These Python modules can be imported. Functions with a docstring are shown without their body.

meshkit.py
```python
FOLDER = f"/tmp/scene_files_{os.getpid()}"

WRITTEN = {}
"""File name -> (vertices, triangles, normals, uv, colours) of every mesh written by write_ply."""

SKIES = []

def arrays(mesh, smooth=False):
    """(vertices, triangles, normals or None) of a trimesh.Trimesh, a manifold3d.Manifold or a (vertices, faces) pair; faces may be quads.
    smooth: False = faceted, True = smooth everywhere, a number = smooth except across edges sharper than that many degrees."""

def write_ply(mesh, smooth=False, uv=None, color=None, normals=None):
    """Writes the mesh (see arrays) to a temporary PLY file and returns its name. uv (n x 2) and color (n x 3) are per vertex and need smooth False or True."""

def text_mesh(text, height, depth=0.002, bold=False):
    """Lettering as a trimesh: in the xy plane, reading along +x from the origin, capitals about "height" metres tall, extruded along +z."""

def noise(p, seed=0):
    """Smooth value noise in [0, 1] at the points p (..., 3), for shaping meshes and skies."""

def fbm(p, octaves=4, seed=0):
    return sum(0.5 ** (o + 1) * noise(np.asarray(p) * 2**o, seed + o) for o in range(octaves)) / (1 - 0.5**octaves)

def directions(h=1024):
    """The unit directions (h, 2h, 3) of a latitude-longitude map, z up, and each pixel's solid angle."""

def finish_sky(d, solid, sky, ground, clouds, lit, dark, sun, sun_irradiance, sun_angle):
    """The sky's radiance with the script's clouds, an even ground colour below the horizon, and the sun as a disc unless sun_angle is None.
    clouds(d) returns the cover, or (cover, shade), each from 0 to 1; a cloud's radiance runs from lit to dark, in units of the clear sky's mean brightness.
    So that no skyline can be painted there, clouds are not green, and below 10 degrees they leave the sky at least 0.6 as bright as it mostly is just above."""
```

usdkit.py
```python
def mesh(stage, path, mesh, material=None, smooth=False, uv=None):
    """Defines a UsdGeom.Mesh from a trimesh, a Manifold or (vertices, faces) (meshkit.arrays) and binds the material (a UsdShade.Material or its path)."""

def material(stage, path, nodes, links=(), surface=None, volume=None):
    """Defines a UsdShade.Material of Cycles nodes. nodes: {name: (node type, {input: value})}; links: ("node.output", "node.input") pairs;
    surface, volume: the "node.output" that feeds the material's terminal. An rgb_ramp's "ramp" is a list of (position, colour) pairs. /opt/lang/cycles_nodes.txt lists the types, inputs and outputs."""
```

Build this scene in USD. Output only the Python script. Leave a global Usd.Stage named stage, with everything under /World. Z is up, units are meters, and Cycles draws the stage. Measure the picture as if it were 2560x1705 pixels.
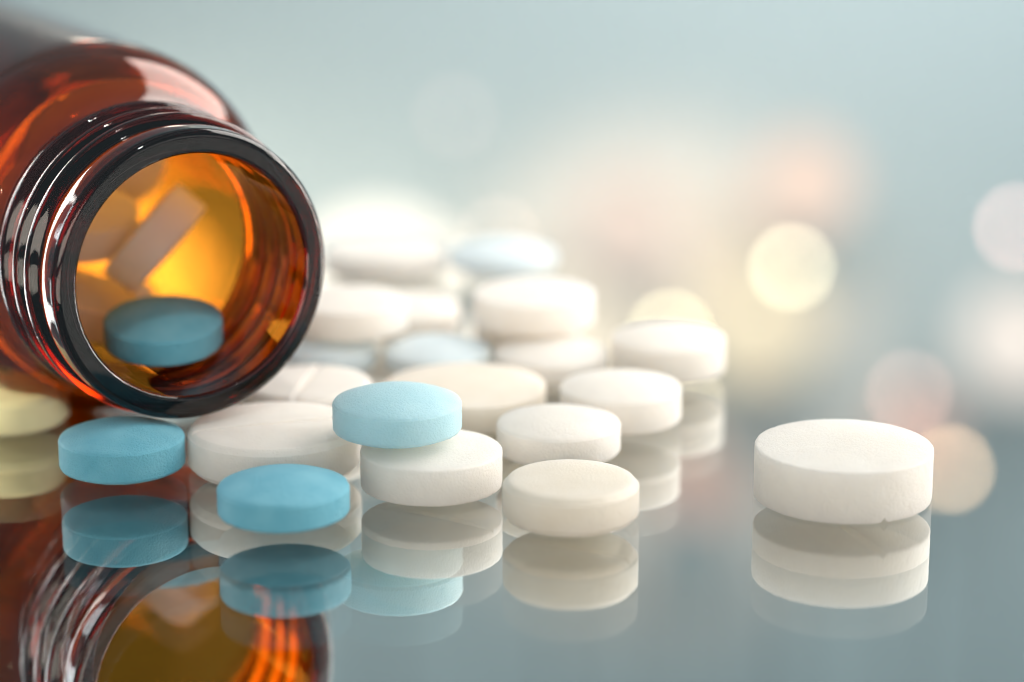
import math, numpy as np, trimesh, manifold3d, usdkit, meshkit
from pxr import Usd, UsdGeom, UsdLux, UsdShade, Gf, Sdf
stage = Usd.Stage.CreateInMemory()
UsdGeom.Xform.Define(stage, '/World'); UsdGeom.Scope.Define(stage, '/World/Looks')
MM = 0.001
rad = math.radians

# ------------------------------------------------------------------ camera
CAM = np.array([0, 0, 57.0]) * MM
PITCH = rad(15.5)
cam = UsdGeom.Camera.Define(stage, '/World/camera')
cam.AddTranslateOp().Set(Gf.Vec3d(*CAM)); cam.AddRotateXOp().Set(90 - 15.5)
cam.CreateFocalLengthAttr(90.0); cam.CreateHorizontalApertureAttr(36.0)
cam.CreateFStopAttr(14.0); cam.CreateFocusDistanceAttr(0.1745)
cam.CreateClippingRangeAttr((0.005, 100.0)); cam.CreateExposureAttr(0.45)

# ------------------------------------------------------------------ light: studio lamps and a dim room
def look_at(xf, pos, target):
    p, t = np.array(pos, float), np.array(target, float)
    z = (p - t) / np.linalg.norm(p - t)
    x = np.cross([0, 0, 1.0], z); x /= np.linalg.norm(x); y = np.cross(z, x)
    m = Gf.Matrix4d(*[*x, 0, *y, 0, *z, 0, *p, 1])
    xf.AddTransformOp().Set(m)
def softbox(name, pos, target, w, h, power, color):
    l = UsdLux.RectLight.Define(stage, '/World/' + name)
    l.CreateWidthAttr(w); l.CreateHeightAttr(h); l.CreateIntensityAttr(power); l.CreateColorAttr(Gf.Vec3f(*color))
    look_at(l, pos, target)
def spot(name, pos, target, radius, power, color, cone, soft):
    l = UsdLux.SphereLight.Define(stage, '/World/' + name)
    l.CreateRadiusAttr(radius); l.CreateIntensityAttr(power); l.CreateColorAttr(Gf.Vec3f(*color))
    sh = UsdLux.ShapingAPI.Apply(l.GetPrim()); sh.CreateShapingConeAngleAttr(cone); sh.CreateShapingConeSoftnessAttr(soft)
    look_at(l, pos, target)
dome = UsdLux.DomeLight.Define(stage, '/World/room_light')
dome.CreateIntensityAttr(0.10); dome.CreateColorAttr(Gf.Vec3f(0.72, 0.92, 1.0))
softbox('back_softbox', (0.44, 0.52, 0.44), (0.0, 0.18, 0.0), 0.66, 0.48, 5.0, (1.0, 0.95, 0.89))
softbox('front_softbox', (-0.06, -0.50, 0.10), (0.0, 0.18, 0.0), 0.60, 0.18, 3.5, (1.0, 0.88, 0.76))
softbox('front_right_softbox', (0.42, -0.16, 0.15), (0.0, 0.18, 0.0), 0.30, 0.20, 0.7, (1.0, 0.92, 0.85))
softbox('left_softbox', (-0.44, 0.34, 0.14), (-0.02, 0.18, 0.01), 0.12, 0.16, 6.5, (0.90, 0.96, 1.0))
softbox('left_back_softbox', (-0.66, 0.80, 0.165), (-0.02, 0.18, 0.01), 0.30, 0.36, 7.5, (1.0, 0.97, 0.92))
softbox('right_softbox', (0.48, 0.26, 0.10), (0.0, 0.18, 0.0), 0.22, 0.19, 10.0, (1.0, 0.94, 0.87))
softbox('backdrop_lamp', (0.40, 1.78, -0.02), (0.40, 2.60, 0.0), 0.9, 0.16, 16.0, (0.95, 0.985, 1.0))
spot('warm_lamp', (0.14, 1.70, 0.10), (0.15, 2.60, 0.67), 0.03, 1150.0, (1.0, 0.55, 0.35), 15.0, 1.0)
spot('left_spot', (-0.34, 0.06, 0.16), (-0.0375, 0.1828, 0.001), 0.010, 1700.0, (1.0, 0.84, 0.50), 1.9, 1.0)
spot('heap_lamp', (0.06, 0.02, 0.34), (-0.008, 0.212, 0.0), 0.012, 300.0, (1.0, 0.95, 0.88), 7.0, 1.0)

# ------------------------------------------------------------------ materials
def mat(name, nodes, links=(), surface='p.BSDF', volume=None):
    return usdkit.material(stage, '/World/Looks/' + name, nodes, links, surface=surface, volume=volume)
def pill_mat(name, c, c2, grain=0.00004, scale=5200, sss=0.42):
    return mat(name, {
        'tc': ('texture_coordinate', {}),
        'n1': ('noise_texture', {'scale': scale, 'detail': 3.0, 'roughness': 0.62}),
        'n2': ('noise_texture', {'scale': 420.0, 'detail': 3.0}),
        'ramp': ('rgb_ramp', {'ramp': [(0.3, c2), (0.7, c)]}),
        'b': ('bump', {'strength': 1.0, 'distance': grain, 'use_object_space': False}),
        'p': ('principled_bsdf', {'roughness': 0.55, 'specular_ior_level': 0.3, 'diffuse_roughness': 0.5, 'sheen_weight': 0.12, 'subsurface_weight': sss, 'subsurface_scale': 0.0012, 'subsurface_radius': (1.0, 0.85, 0.7)})},
        [('tc.object', 'n1.vector'), ('tc.object', 'n2.vector'), ('n2.fac', 'ramp.fac'), ('ramp.color', 'p.base_color'),
         ('n1.fac', 'b.height'), ('b.normal', 'p.normal')])
M_WHITE = pill_mat('white_tablet', (0.88, 0.79, 0.70), (0.83, 0.735, 0.65), 0.00006)
M_CREAM = pill_mat('cream_tablet', (0.87, 0.735, 0.60), (0.83, 0.69, 0.55), 0.00006)
M_YELLOW = pill_mat('yellow_tablet', (0.90, 0.82, 0.48), (0.87, 0.78, 0.44), 0.00006)
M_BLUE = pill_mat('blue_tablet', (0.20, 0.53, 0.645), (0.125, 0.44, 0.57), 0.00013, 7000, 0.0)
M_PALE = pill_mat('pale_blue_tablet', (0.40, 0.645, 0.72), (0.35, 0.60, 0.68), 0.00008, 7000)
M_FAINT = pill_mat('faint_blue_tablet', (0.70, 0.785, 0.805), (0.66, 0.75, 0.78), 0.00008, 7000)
M_MIRROR = mat('mirror_backing', {'p': ('principled_bsdf', {'base_color': (0.84, 0.855, 0.85), 'metallic': 1.0, 'roughness': 0.0})})
M_PLATE = mat('table_glass', {'p': ('principled_bsdf', {'base_color': (0.97, 0.985, 0.98), 'roughness': 0.0, 'ior': 1.5, 'transmission_weight': 1.0})})
M_AMBER = mat('amber_glass', {'p': ('principled_bsdf', {'base_color': (1, 1, 1), 'roughness': 0.0, 'ior': 1.5, 'transmission_weight': 1.0}),
                              'v': ('absorption_volume', {'color': (0.85, 0.605, 0.02), 'density': 4000.0})}, volume='v.volume')
M_DROP = mat('backdrop_paper', {'p': ('principled_bsdf', {'base_color': (0.55, 0.62, 0.62), 'roughness': 0.9, 'specular_ior_level': 0.1})})
M_SOCKET = mat('lamp_socket', {'p': ('principled_bsdf', {'base_color': (0.25, 0.25, 0.25), 'roughness': 0.4})})
def glow(name, color, strength):
    return mat(name, {'e': ('emission', {'color': color, 'strength': strength})}, surface='e.emission')

# ------------------------------------------------------------------ helpers
count = {}
def path_for(name, parent=None):
    base = (parent or '/World') + '/' + name
    k = count.get(base, 0); count[base] = k + 1
    return base if k == 0 else f'{base}_{k:03d}'
def tag(p, label=None, cat=None, group=None, kind=None):
    for k, v in (('label', label), ('category', cat), ('group', group), ('kind', kind)):
        if v: p.SetCustomDataByKey(k, v)
def obj(name, mesh, m, parent=None, smooth=30):
    return usdkit.mesh(stage, path_for(name, parent), mesh, m, smooth=smooth)
def xform(name, matrix=None, loc=None):
    x = UsdGeom.Xform.Define(stage, path_for(name))
    if matrix is not None: x.AddTransformOp().Set(matrix)
    elif loc is not None: x.AddTranslateOp().Set(Gf.Vec3d(*loc))
    return x
def lathe(profile, n=160, closed=False, warp=None):
    """Revolves (r, z) points about z; the first and last may lie on the axis. closed joins the last point to the first (a ring)."""
    pr = np.array(profile, float); th = np.arange(n) * 2 * np.pi / n
    rings, V, F = [], [], []
    k = 0
    for r, z in pr:
        if r < 1e-9:
            V.append([[0, 0, z]]); rings.append([k]); k += 1
        else:
            rr = r + (warp(th, r, z) if warp else 0)
            V.append(np.stack([rr * np.cos(th), rr * np.sin(th), z + 0 * th], 1)); rings.append(np.arange(k, k + n)); k += n
    pairs = list(zip(rings[:-1], rings[1:])) + ([(rings[-1], rings[0])] if closed else [])
    for a, b in pairs:
        i = np.arange(n); j = (i + 1) % n
        if len(a) == 1 and len(b) == 1: continue
        if len(a) == 1: F.append(np.stack([0 * i + a[0], b[j], b[i]], 1))
        elif len(b) == 1: F.append(np.stack([a[i], a[j], 0 * i + b[0]], 1))
        else: F += [np.stack([a[i], a[j], b[j]], 1), np.stack([a[i], b[j], b[i]], 1)]
    m = trimesh.Trimesh(np.vstack(V), np.vstack(F), process=False)
    if m.volume < 0: m.invert()
    return m

# ------------------------------------------------------------------ the setting: mirror-backed glass table and a paper backdrop
T_GLASS = 3.4 * MM
x0, x1, y0, y1 = -0.6, 0.6, 0.03, 0.75
table = xform('table'); tag(table.GetPrim(), 'glossy mirror-backed glass tabletop reflecting the tablets', None, None, 'structure')
box = trimesh.creation.box([x1 - x0, y1 - y0, T_GLASS]); box.apply_translation([(x0 + x1) / 2, (y0 + y1) / 2, -T_GLASS / 2])
box.update_faces(box.face_normals[:, 2] > -0.5)           # the plate's underside is the mirror itself
obj('glass_plate', box, M_PLATE, str(table.GetPath()), smooth=False)
back = trimesh.creation.box([x1 - x0, y1 - y0, 0.004]); back.apply_translation([(x0 + x1) / 2, (y0 + y1) / 2, -T_GLASS - 0.002])
obj('mirror_backing', back, M_MIRROR, str(table.GetPath()), smooth=False)
bw, bt = 3.2, 0.02
prof = [(2.60, -0.9), (2.60, 2.2)]
drop = trimesh.creation.box([2 * bw, bt, 3.1]); drop.apply_translation([0, 2.60 + bt / 2, 0.65])
b = obj('backdrop', drop, M_DROP, smooth=False); tag(b.GetPrim(), 'smooth pale aqua paper backdrop glowing softly behind the table', None, None, 'structure')

# ------------------------------------------------------------------ tablets
def pill_profile(R, T, kind):
    """(r, z) from the top centre to the bottom centre, z from 0 to T, millimetres."""
    if kind in 'cb':
        h, ro = (0.96 if kind == 'b' else 0.74) * R / 4.4, 0.13
        x = np.linspace(0, 0.975, 16)
        top = [(R * t, T - h * t ** 2.15) for t in x]
        zr = T - h - 0.02
        arc = [(R - ro * (1 - math.sin(a)), zr - ro * (1 - math.cos(a)) - 0.02) for a in np.linspace(0.5, math.pi / 2, 5)]
    else:
        if kind in 'dg':                                   # nearly flat face, softly rounded rim
            h, ro = (0.24, 0.17) if kind == 'd' else (0.07, 0.15)
            top = [(R * t, T - h * t ** 2) for t in np.linspace(0, 1 - ro / R - .02, 10)]
            arc = [(R - ro * (1 - math.sin(a)), T - h - ro * (1 - math.cos(a))) for a in np.linspace(0.15, math.pi / 2, 7)]
            top, bev = top, None
        else:
            bev, ro = 0.42, 0.10
            top = [(R * t, T - 0.10 * t ** 2) for t in np.linspace(0, 0.86, 10)]
            e = R - bev
            top += [(e - .04, T - 0.13), (e + 0.06, T - 0.16)]
            arc = [(R - 0.16, T - 0.40)] + [(R - ro * (1 - math.sin(a)) - 0.0, T - 0.50 - ro * (1 - math.cos(a))) for a in np.linspace(0.6, math.pi / 2, 4)]
    top += arc
    zt = top[-1][1]
    side = [(R, T - zt + (zt - (T - zt)) * f) for f in (0.8, 0.6, 0.4, 0.2)]
    return [(r, z) for r, z in top] + side + [(r, T - z) for r, z in top[::-1]]
def pill_mesh(R, T, kind, seed, score=None):
    m = lathe(pill_profile(R, T, kind), 180)
    if score:
        tri = manifold3d.CrossSection([np.array([[-.38, .02], [0, -.42], [.38, .02]])[::1]])
        M = manifold3d.Manifold(manifold3d.Mesh(np.array(m.vertices, np.float32), np.array(m.faces, np.uint32)))
        where, ang = score
        groove = manifold3d.Manifold.extrude(tri, 3 * R).translate([0, 0, -1.5 * R]).rotate([90, 0, 0])
        if where == 'bottom': groove = groove.rotate([180, 0, 0]).translate([0, 0, 0.02])
        else: groove = groove.translate([0, 0, T + 0.04])
        M = (M - groove.rotate([0, 0, ang])).refine_to_length(0.3)
        o = M.to_mesh(); m = trimesh.Trimesh(o.vert_properties[:, :3], o.tri_verts)
    v = np.array(m.vertices)
    n = m.vertex_normals
    rim = np.exp(-((np.hypot(v[:, 0], v[:, 1]) - R) / 0.5) ** 2)
    amp = 0.006 + 0.022 * rim
    d = (meshkit.fbm(v * 2.2 + seed * 7.7, 4, seed) - 0.5) * 2 * amp
    chip = np.clip(meshkit.noise(v * 1.1 + seed * 3.1, seed + 50) - 0.86, 0, 1) * rim * 0.5      # small chips along the rims
    v = v + n * (d - chip)[:, None]
    m = trimesh.Trimesh(v * MM, m.faces, process=False)
    return m
def pill(name, label, m, X, Y, z0, R, T, kind, score=None, rot=None, group=None, seed=[0]):
    seed[0] += 1
    me = pill_mesh(R, T, kind, seed[0], score)
    p = obj(name, me, m, smooth=40)
    M4 = Gf.Matrix4d(1.0)
    if rot is not None:                                    # about the tablet's centre
        c = Gf.Vec3d(0, 0, T / 2 * MM)
        R4 = Gf.Matrix4d(1.0); R4.SetRotate(rot)
        M4 = Gf.Matrix4d(1.0).SetTranslate(-c) * R4 * Gf.Matrix4d(1.0).SetTranslate(c)
    else:
        M4.SetRotate(Gf.Rotation(Gf.Vec3d(0, 0, 1), (seed[0] * 77) % 360 if not score else 0))
    M4 = M4 * Gf.Matrix4d(1.0).SetTranslate(Gf.Vec3d(X * MM, Y * MM, z0 * MM))
    UsdGeom.Xformable(p).AddTransformOp().Set(M4)
    tag(p.GetPrim(), label, 'pill', group)
    return p
EPS = 0.03
pill('blue_tablet', 'blue convex tablet on the glass below the bottle mouth, left of the large white tablet', M_BLUE, -27.17, 169.88, EPS, 4.36, 3.96, 'b')
pill('blue_tablet', 'blue convex tablet nearest the camera, in front of the large scored white tablet', M_BLUE, -15.08, 160.06, EPS, 4.37, 3.64, 'b')
pill('blue_tablet', 'pale blue convex tablet lying on top of a white tablet', M_PALE, -7.91, 168.56, 3.08, 4.45, 3.85, 'b')
pill('white_tablet', 'large white scored tablet between two blue tablets in front of the bottle', M_WHITE, -16.78, 172.27, EPS, 6.09, 3.20, 'f', ('top', -72))
pill('white_tablet', 'white flat-rimmed tablet carrying a pale blue tablet on top', M_WHITE, -5.55, 167.62, EPS, 4.89, 3.05, 'd', ('bottom', 60))
pill('cream_tablet', 'cream flat tablet at the front right corner of the heap', M_CREAM, 3.91, 161.27, EPS, 4.55, 2.90, 'f', ('bottom', 62))
pill('white_tablet', 'large white flat tablet standing alone to the right of the heap', M_WHITE, 22.56, 165.73, EPS, 6.05, 3.76, 'g', ('bottom', 20))
pill('white_tablet', 'white convex tablet directly behind the cream front corner tablet', M_WHITE, 3.31, 173.92, EPS, 4.42, 3.5, 'c')
pill('white_tablet', 'white convex tablet with clear mirror image, right edge of the heap behind the front row', M_WHITE, 8.05, 181.62, EPS, 4.50, 3.9, 'c')
pill('cream_tablet', 'large pale cream tablet right behind the stacked pale blue tablet', M_CREAM, -3.55, 184.69, EPS, 6.10, 2.60, 'd')
pill('white_tablet', 'white tablet with a score line beside the lower right of the bottle mouth', M_WHITE, -15.44, 185.21, EPS, 4.95, 2.60, 'f', ('top', -8))
pill('white_tablet', 'blurred white convex tablet at the far right edge of the heap', M_WHITE, 12.3, 194.6, EPS, 4.5, 4.1, 'c')
pill('white_tablet', 'blurred white convex tablet under the front of the raised white tablet', M_WHITE, 3.1, 194.4, EPS, 4.5, 3.0, 'c')
pill('white_tablet', 'blurred flat white tablet raised on other tablets at the back right of the heap', M_WHITE, 1.82, 199.54, 3.10, 4.87, 2.95, 'd')
pill('white_tablet', 'white tablet hidden below the raised flat white tablet', M_WHITE, 1.2, 204.2, EPS, 4.3, 3.05, 'f')
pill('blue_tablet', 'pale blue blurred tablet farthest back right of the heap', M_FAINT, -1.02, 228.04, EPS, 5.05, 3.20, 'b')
pill('white_tablet', 'blurred white tablet farthest back, next to the bottle mouth edge', M_WHITE, -11.8, 229.5, EPS, 5.6, 2.60, 'd')
pill('white_tablet', 'blurred white tablet resting on others, half hidden by the bottle mouth', M_WHITE, -12.9, 197.2, 3.25, 4.6, 2.8, 'd')
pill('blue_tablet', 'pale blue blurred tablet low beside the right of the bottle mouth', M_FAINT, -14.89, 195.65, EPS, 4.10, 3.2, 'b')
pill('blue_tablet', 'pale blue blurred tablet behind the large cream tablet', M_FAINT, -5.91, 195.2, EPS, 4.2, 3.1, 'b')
pill('white_tablet', 'small bright blurred white tablet at the middle back of the heap', M_WHITE, -8.65, 207.4, EPS, 4.3, 2.9, 'f')
pill('yellow_tablet', 'pale yellow blurred tablet at the left edge beside the bottle shoulder', M_YELLOW, -37.5, 182.8, EPS, 4.4, 2.85, 'f')
pill('white_tablet', 'small white tablet tucked under the bottle neck', M_WHITE, -23.3, 186.6, EPS, 3.4, 2.1, 'f')

# ------------------------------------------------------------------ the amber bottle on its side (built upright about z, mouth at z = 0, body towards +z; then laid down)
YAW, RB = rad(31.0), 14.0
def arc(cr, cz, r, a0, a1, n):
    return [(cr + r * math.cos(a), cz + r * math.sin(a)) for a in np.linspace(rad(a0), rad(a1), n)]
RI = 8.60
S1, S2 = 2.72, 10.6                                       # mould seams: lip | neck | body
GAP = 0.006
lip_prof = arc(RI + 0.35, 0.42, 0.38, 180, 262, 8) + arc(9.66, 0.66, 0.62, 275, 360, 10) + [(10.31, 1.3), (10.34, 1.9), (10.28, S1 - .35), (10.2, S1 - GAP), (RI, S1 - GAP), (RI, 1.6)]
def neck_r(z):
    r = 9.95
    for c, w, h in ((4.15, 0.62, 0.85), (6.35, 0.62, 0.85), (8.75, 0.75, 0.95)):
        r += h * math.exp(-((z - c) / w) ** 4)
    r += 0.15 * math.exp(-((z - S1) / .4) ** 2) + 0.5 * max(0, (z - 9.8) / 0.8) ** 2
    return r
neck_prof = [(neck_r(z), z) for z in np.linspace(S1 + GAP, S2 - GAP, 64)] + [(RI + 0.10, S2 - GAP)] + [(RI + 0.10 * t, S1 + (S2 - S1) * t) for t in (0.75, .5, .25)] + [(RI, S1 + GAP)]
ctrl_s = np.array([S2, 11.6, 12.6, 13.8, 15.2, 16.6, 18.2, 20.0]); ctrl_r = np.array([10.35, 10.8, 11.6, 12.6, 13.35, 13.78, 13.97, 14.0])
from scipy.interpolate import PchipInterpolator
so = PchipInterpolator(ctrl_s, ctrl_r)
si = PchipInterpolator([S2, 12.2, 14.0, 15.8, 17.6, 19.5], [RI + 0.10, 9.7, 11.7, 12.75, 13.12, 13.2])
L = 64.0
outer = [(float(so(s)), s) for s in np.r_[S2 + GAP, np.linspace(10.8, 20, 34)]] + [(RB, 40), (RB, L - 2)] + arc(RB - 2, L - 2, 2, 0, 80, 8)[1:] + [(9.0, L), (7.0, L - .8), (0, L - 1.0)]
inner = [(0, L - 2.4), (9.5, L - 2.2)] + arc(13.2 - 2, L - 4, 2, 60, 0, 6) + [(13.2, 40)] + [(float(si(s)), s) for s in np.linspace(19.5, S2 + GAP, 30)]
def wob(th, r, z):                                        # moulded glass is never quite even
    return 0.035 * np.sin(2 * th + z * 0.3) + 0.02 * np.sin(5 * th + 1.3 * z)
# lay down: local z -> backwards along the ground, so that the mouth looks at the camera and to its right
ax = np.array([-math.sin(YAW), math.cos(YAW), 0]); side = np.array([math.cos(YAW), math.sin(YAW), 0]); upv = np.array([0, 0, 1.0])
xa = side; ya = np.cross(ax, xa)
MOUTH = np.array([-21.9, 171.5, RB + 0.05])
bm = Gf.Matrix4d(*[*xa, 0, *ya, 0, *ax, 0, *(MOUTH * MM), 1])
bottle = xform('pill_bottle', bm)
tag(bottle.GetPrim(), 'open amber glass pill bottle lying on its side with tablets spilling out', 'bottle')
bp = str(bottle.GetPath())
def scaled(m): m.vertices = m.vertices * MM; return m
obj('lip', scaled(lathe(lip_prof, 240, True)), M_AMBER, bp, smooth=50)
obj('threaded_neck', scaled(lathe(neck_prof, 240, True)), M_AMBER, bp, smooth=50)
obj('glass_body', scaled(lathe(outer + inner, 240, True)), M_AMBER, bp, smooth=50)

# tablets still in the bottle, leaning on each other; n is the direction of the tablet's axis
def inside(name, label, m, x, y, z, R, T, kind, n):
    n = np.array(n, float) / np.linalg.norm(n)
    pill(name, label, m, x, y, z - T / 2, R, T, kind, rot=Gf.Rotation(Gf.Vec3d(0, 0, 1), Gf.Vec3d(*n)))
inside('blue_tablet', 'blue convex tablet lying just inside the open bottle mouth', M_BLUE, -25.4, 180.0, 7.9, 4.3, 3.7, 'b', (0.02, -0.16, 1))
inside('white_tablet', 'white tablet leaning steeply inside the bottle behind the blue tablet', M_WHITE, -27.2, 190.0, 12.4, 4.4, 3.3, 'd', (-0.75, 0.05, 0.66))
inside('white_tablet', 'white tablet lying high against the left wall inside the bottle', M_WHITE, -33.2, 192.5, 13.0, 4.4, 3.0, 'd', (0.10, -0.22, 1))
inside('white_tablet', 'white tablet lowest against the left wall inside the bottle', M_WHITE, -33.0, 191.5, 6.8, 4.4, 3.0, 'd', (0.38, -0.05, 1))
inside('white_tablet', 'white tablet standing on edge deep inside the bottle, topmost of those inside', M_WHITE, -32.6, 202.5, 16.4, 4.6, 3.0, 'd', (0.35, -0.9, 0.30))
inside('white_tablet', 'white tablet lying low in the bottle body at the back', M_WHITE, -33.5, 203.0, 4.0, 4.6, 3.2, 'c', (0.1, -0.1, 1))

# ------------------------------------------------------------------ lit globes behind the table: their mirror images are the soft discs of light
FW = np.array([0, math.cos(PITCH), -math.sin(PITCH)]); UP = np.array([0, math.sin(PITCH), math.cos(PITCH)]); RT = np.array([1.0, 0, 0])
def globe(px, py, y, r, color, strength, label, group):
    d = FW + RT * (px - 1177) / 5885 - UP * (py - 784) / 5885
    d[2] = -d[2]
    o = CAM * [1, 1, -1]
    p = o + d * ((y - o[1]) / d[1])
    x = xform('globe_lamp', loc=p); pp = str(x.GetPath())
    gm = glow('globe_glow_%d_%d' % (px, py), color, strength)
    obj('globe', trimesh.creation.icosphere(3, r), gm, pp, smooth=True)
    s = lathe([(0, r * 1.35), (r * .32, r * 1.33), (r * .34, r * .9), (0, r * .88)], 24)
    obj('socket', s, M_SOCKET, pp)
    c = trimesh.creation.cylinder(radius=max(r * .05, .0012), height=0.5, sections=8); c.apply_translation([0, 0, r * 1.35 + .25])
    obj('cord', c, M_SOCKET, pp)
    tag(x.GetPrim(), label, 'lamp', group)
YL = 2.35
G1 = 'small lit globes behind the table'
globe(1820, 612, YL, 0.006, (1, 0.90, 0.62), 17, 'small yellow globe lamp glowing as a crisp disc right of centre', G1)
globe(1540, 763, YL, 0.006, (1, 0.92, 0.58), 14, 'small yellow globe lamp glowing above the far right tablet of the heap', G1)
globe(2338, 520, YL, 0.006, (1, 0.60, 0.54), 12, 'small pink globe lamp glowing at the right edge', G1)
globe(2185, 1075, YL, 0.006, (1, 0.68, 0.42), 17, 'small orange globe lamp glowing beside the lone tablet', G1)
globe(1563, 922, YL, 0.006, (1, 0.86, 0.56), 11, 'small cream globe lamp glowing at the right of the heap', G1)
globe(2090, 900, YL, 0.006, (1, 0.62, 0.52), 7, 'small dim pink globe lamp above the lone tablet', G1)
globe(1045, 265, YL, 0.006, (1, 0.76, 0.68), 2.5, 'small faint pink globe lamp high above the heap', G1)
globe(1145, 545, YL, 0.006, (1, 0.72, 0.58), 4, 'small faint peach globe lamp at the back of the heap', G1)
G2 = 'large soft lanterns behind the table'
globe(1850, 420, YL + .1, 0.05, (0.95, 0.74, 0.62), 0.95, 'large peach lantern glowing softly above the yellow disc', G2)
globe(1740, 730, YL + .1, 0.065, (0.95, 0.82, 0.60), 0.9, 'large pale yellow lantern glowing softly right of the heap', G2)
globe(2340, 780, YL + .1, 0.055, (1.0, 0.90, 0.82), 0.9, 'large cream lantern glowing at the right edge', G2)
globe(870, 690, YL + .1, 0.085, (1.0, 0.90, 0.77), 1.7, 'large cream lantern glowing behind the bottle mouth and the heap', G2)
globe(1440, 520, YL + .1, 0.05, (0.98, 0.80, 0.69), 0.85, 'large dim peach lantern glowing behind the middle of the heap', G2)
globe(2110, 985, YL + .1, 0.035, (1.0, 0.66, 0.56), 0.62, 'pink lantern glowing behind the lone tablet', G2)
globe(1600, 1110, YL + .1, 0.035, (1.0, 0.68, 0.58), 0.5, 'dim pink lantern glowing to the right of the heap', G2)
globe(320, 610, YL + .1, 0.075, (1.0, 0.90, 0.76), 4.2, 'large warm lantern glowing straight behind the bottle', G2)
globe(1290, 800, YL + .1, 0.07, (1.0, 0.88, 0.70), 0.95, 'large cream lantern glowing behind the right half of the heap', G2)
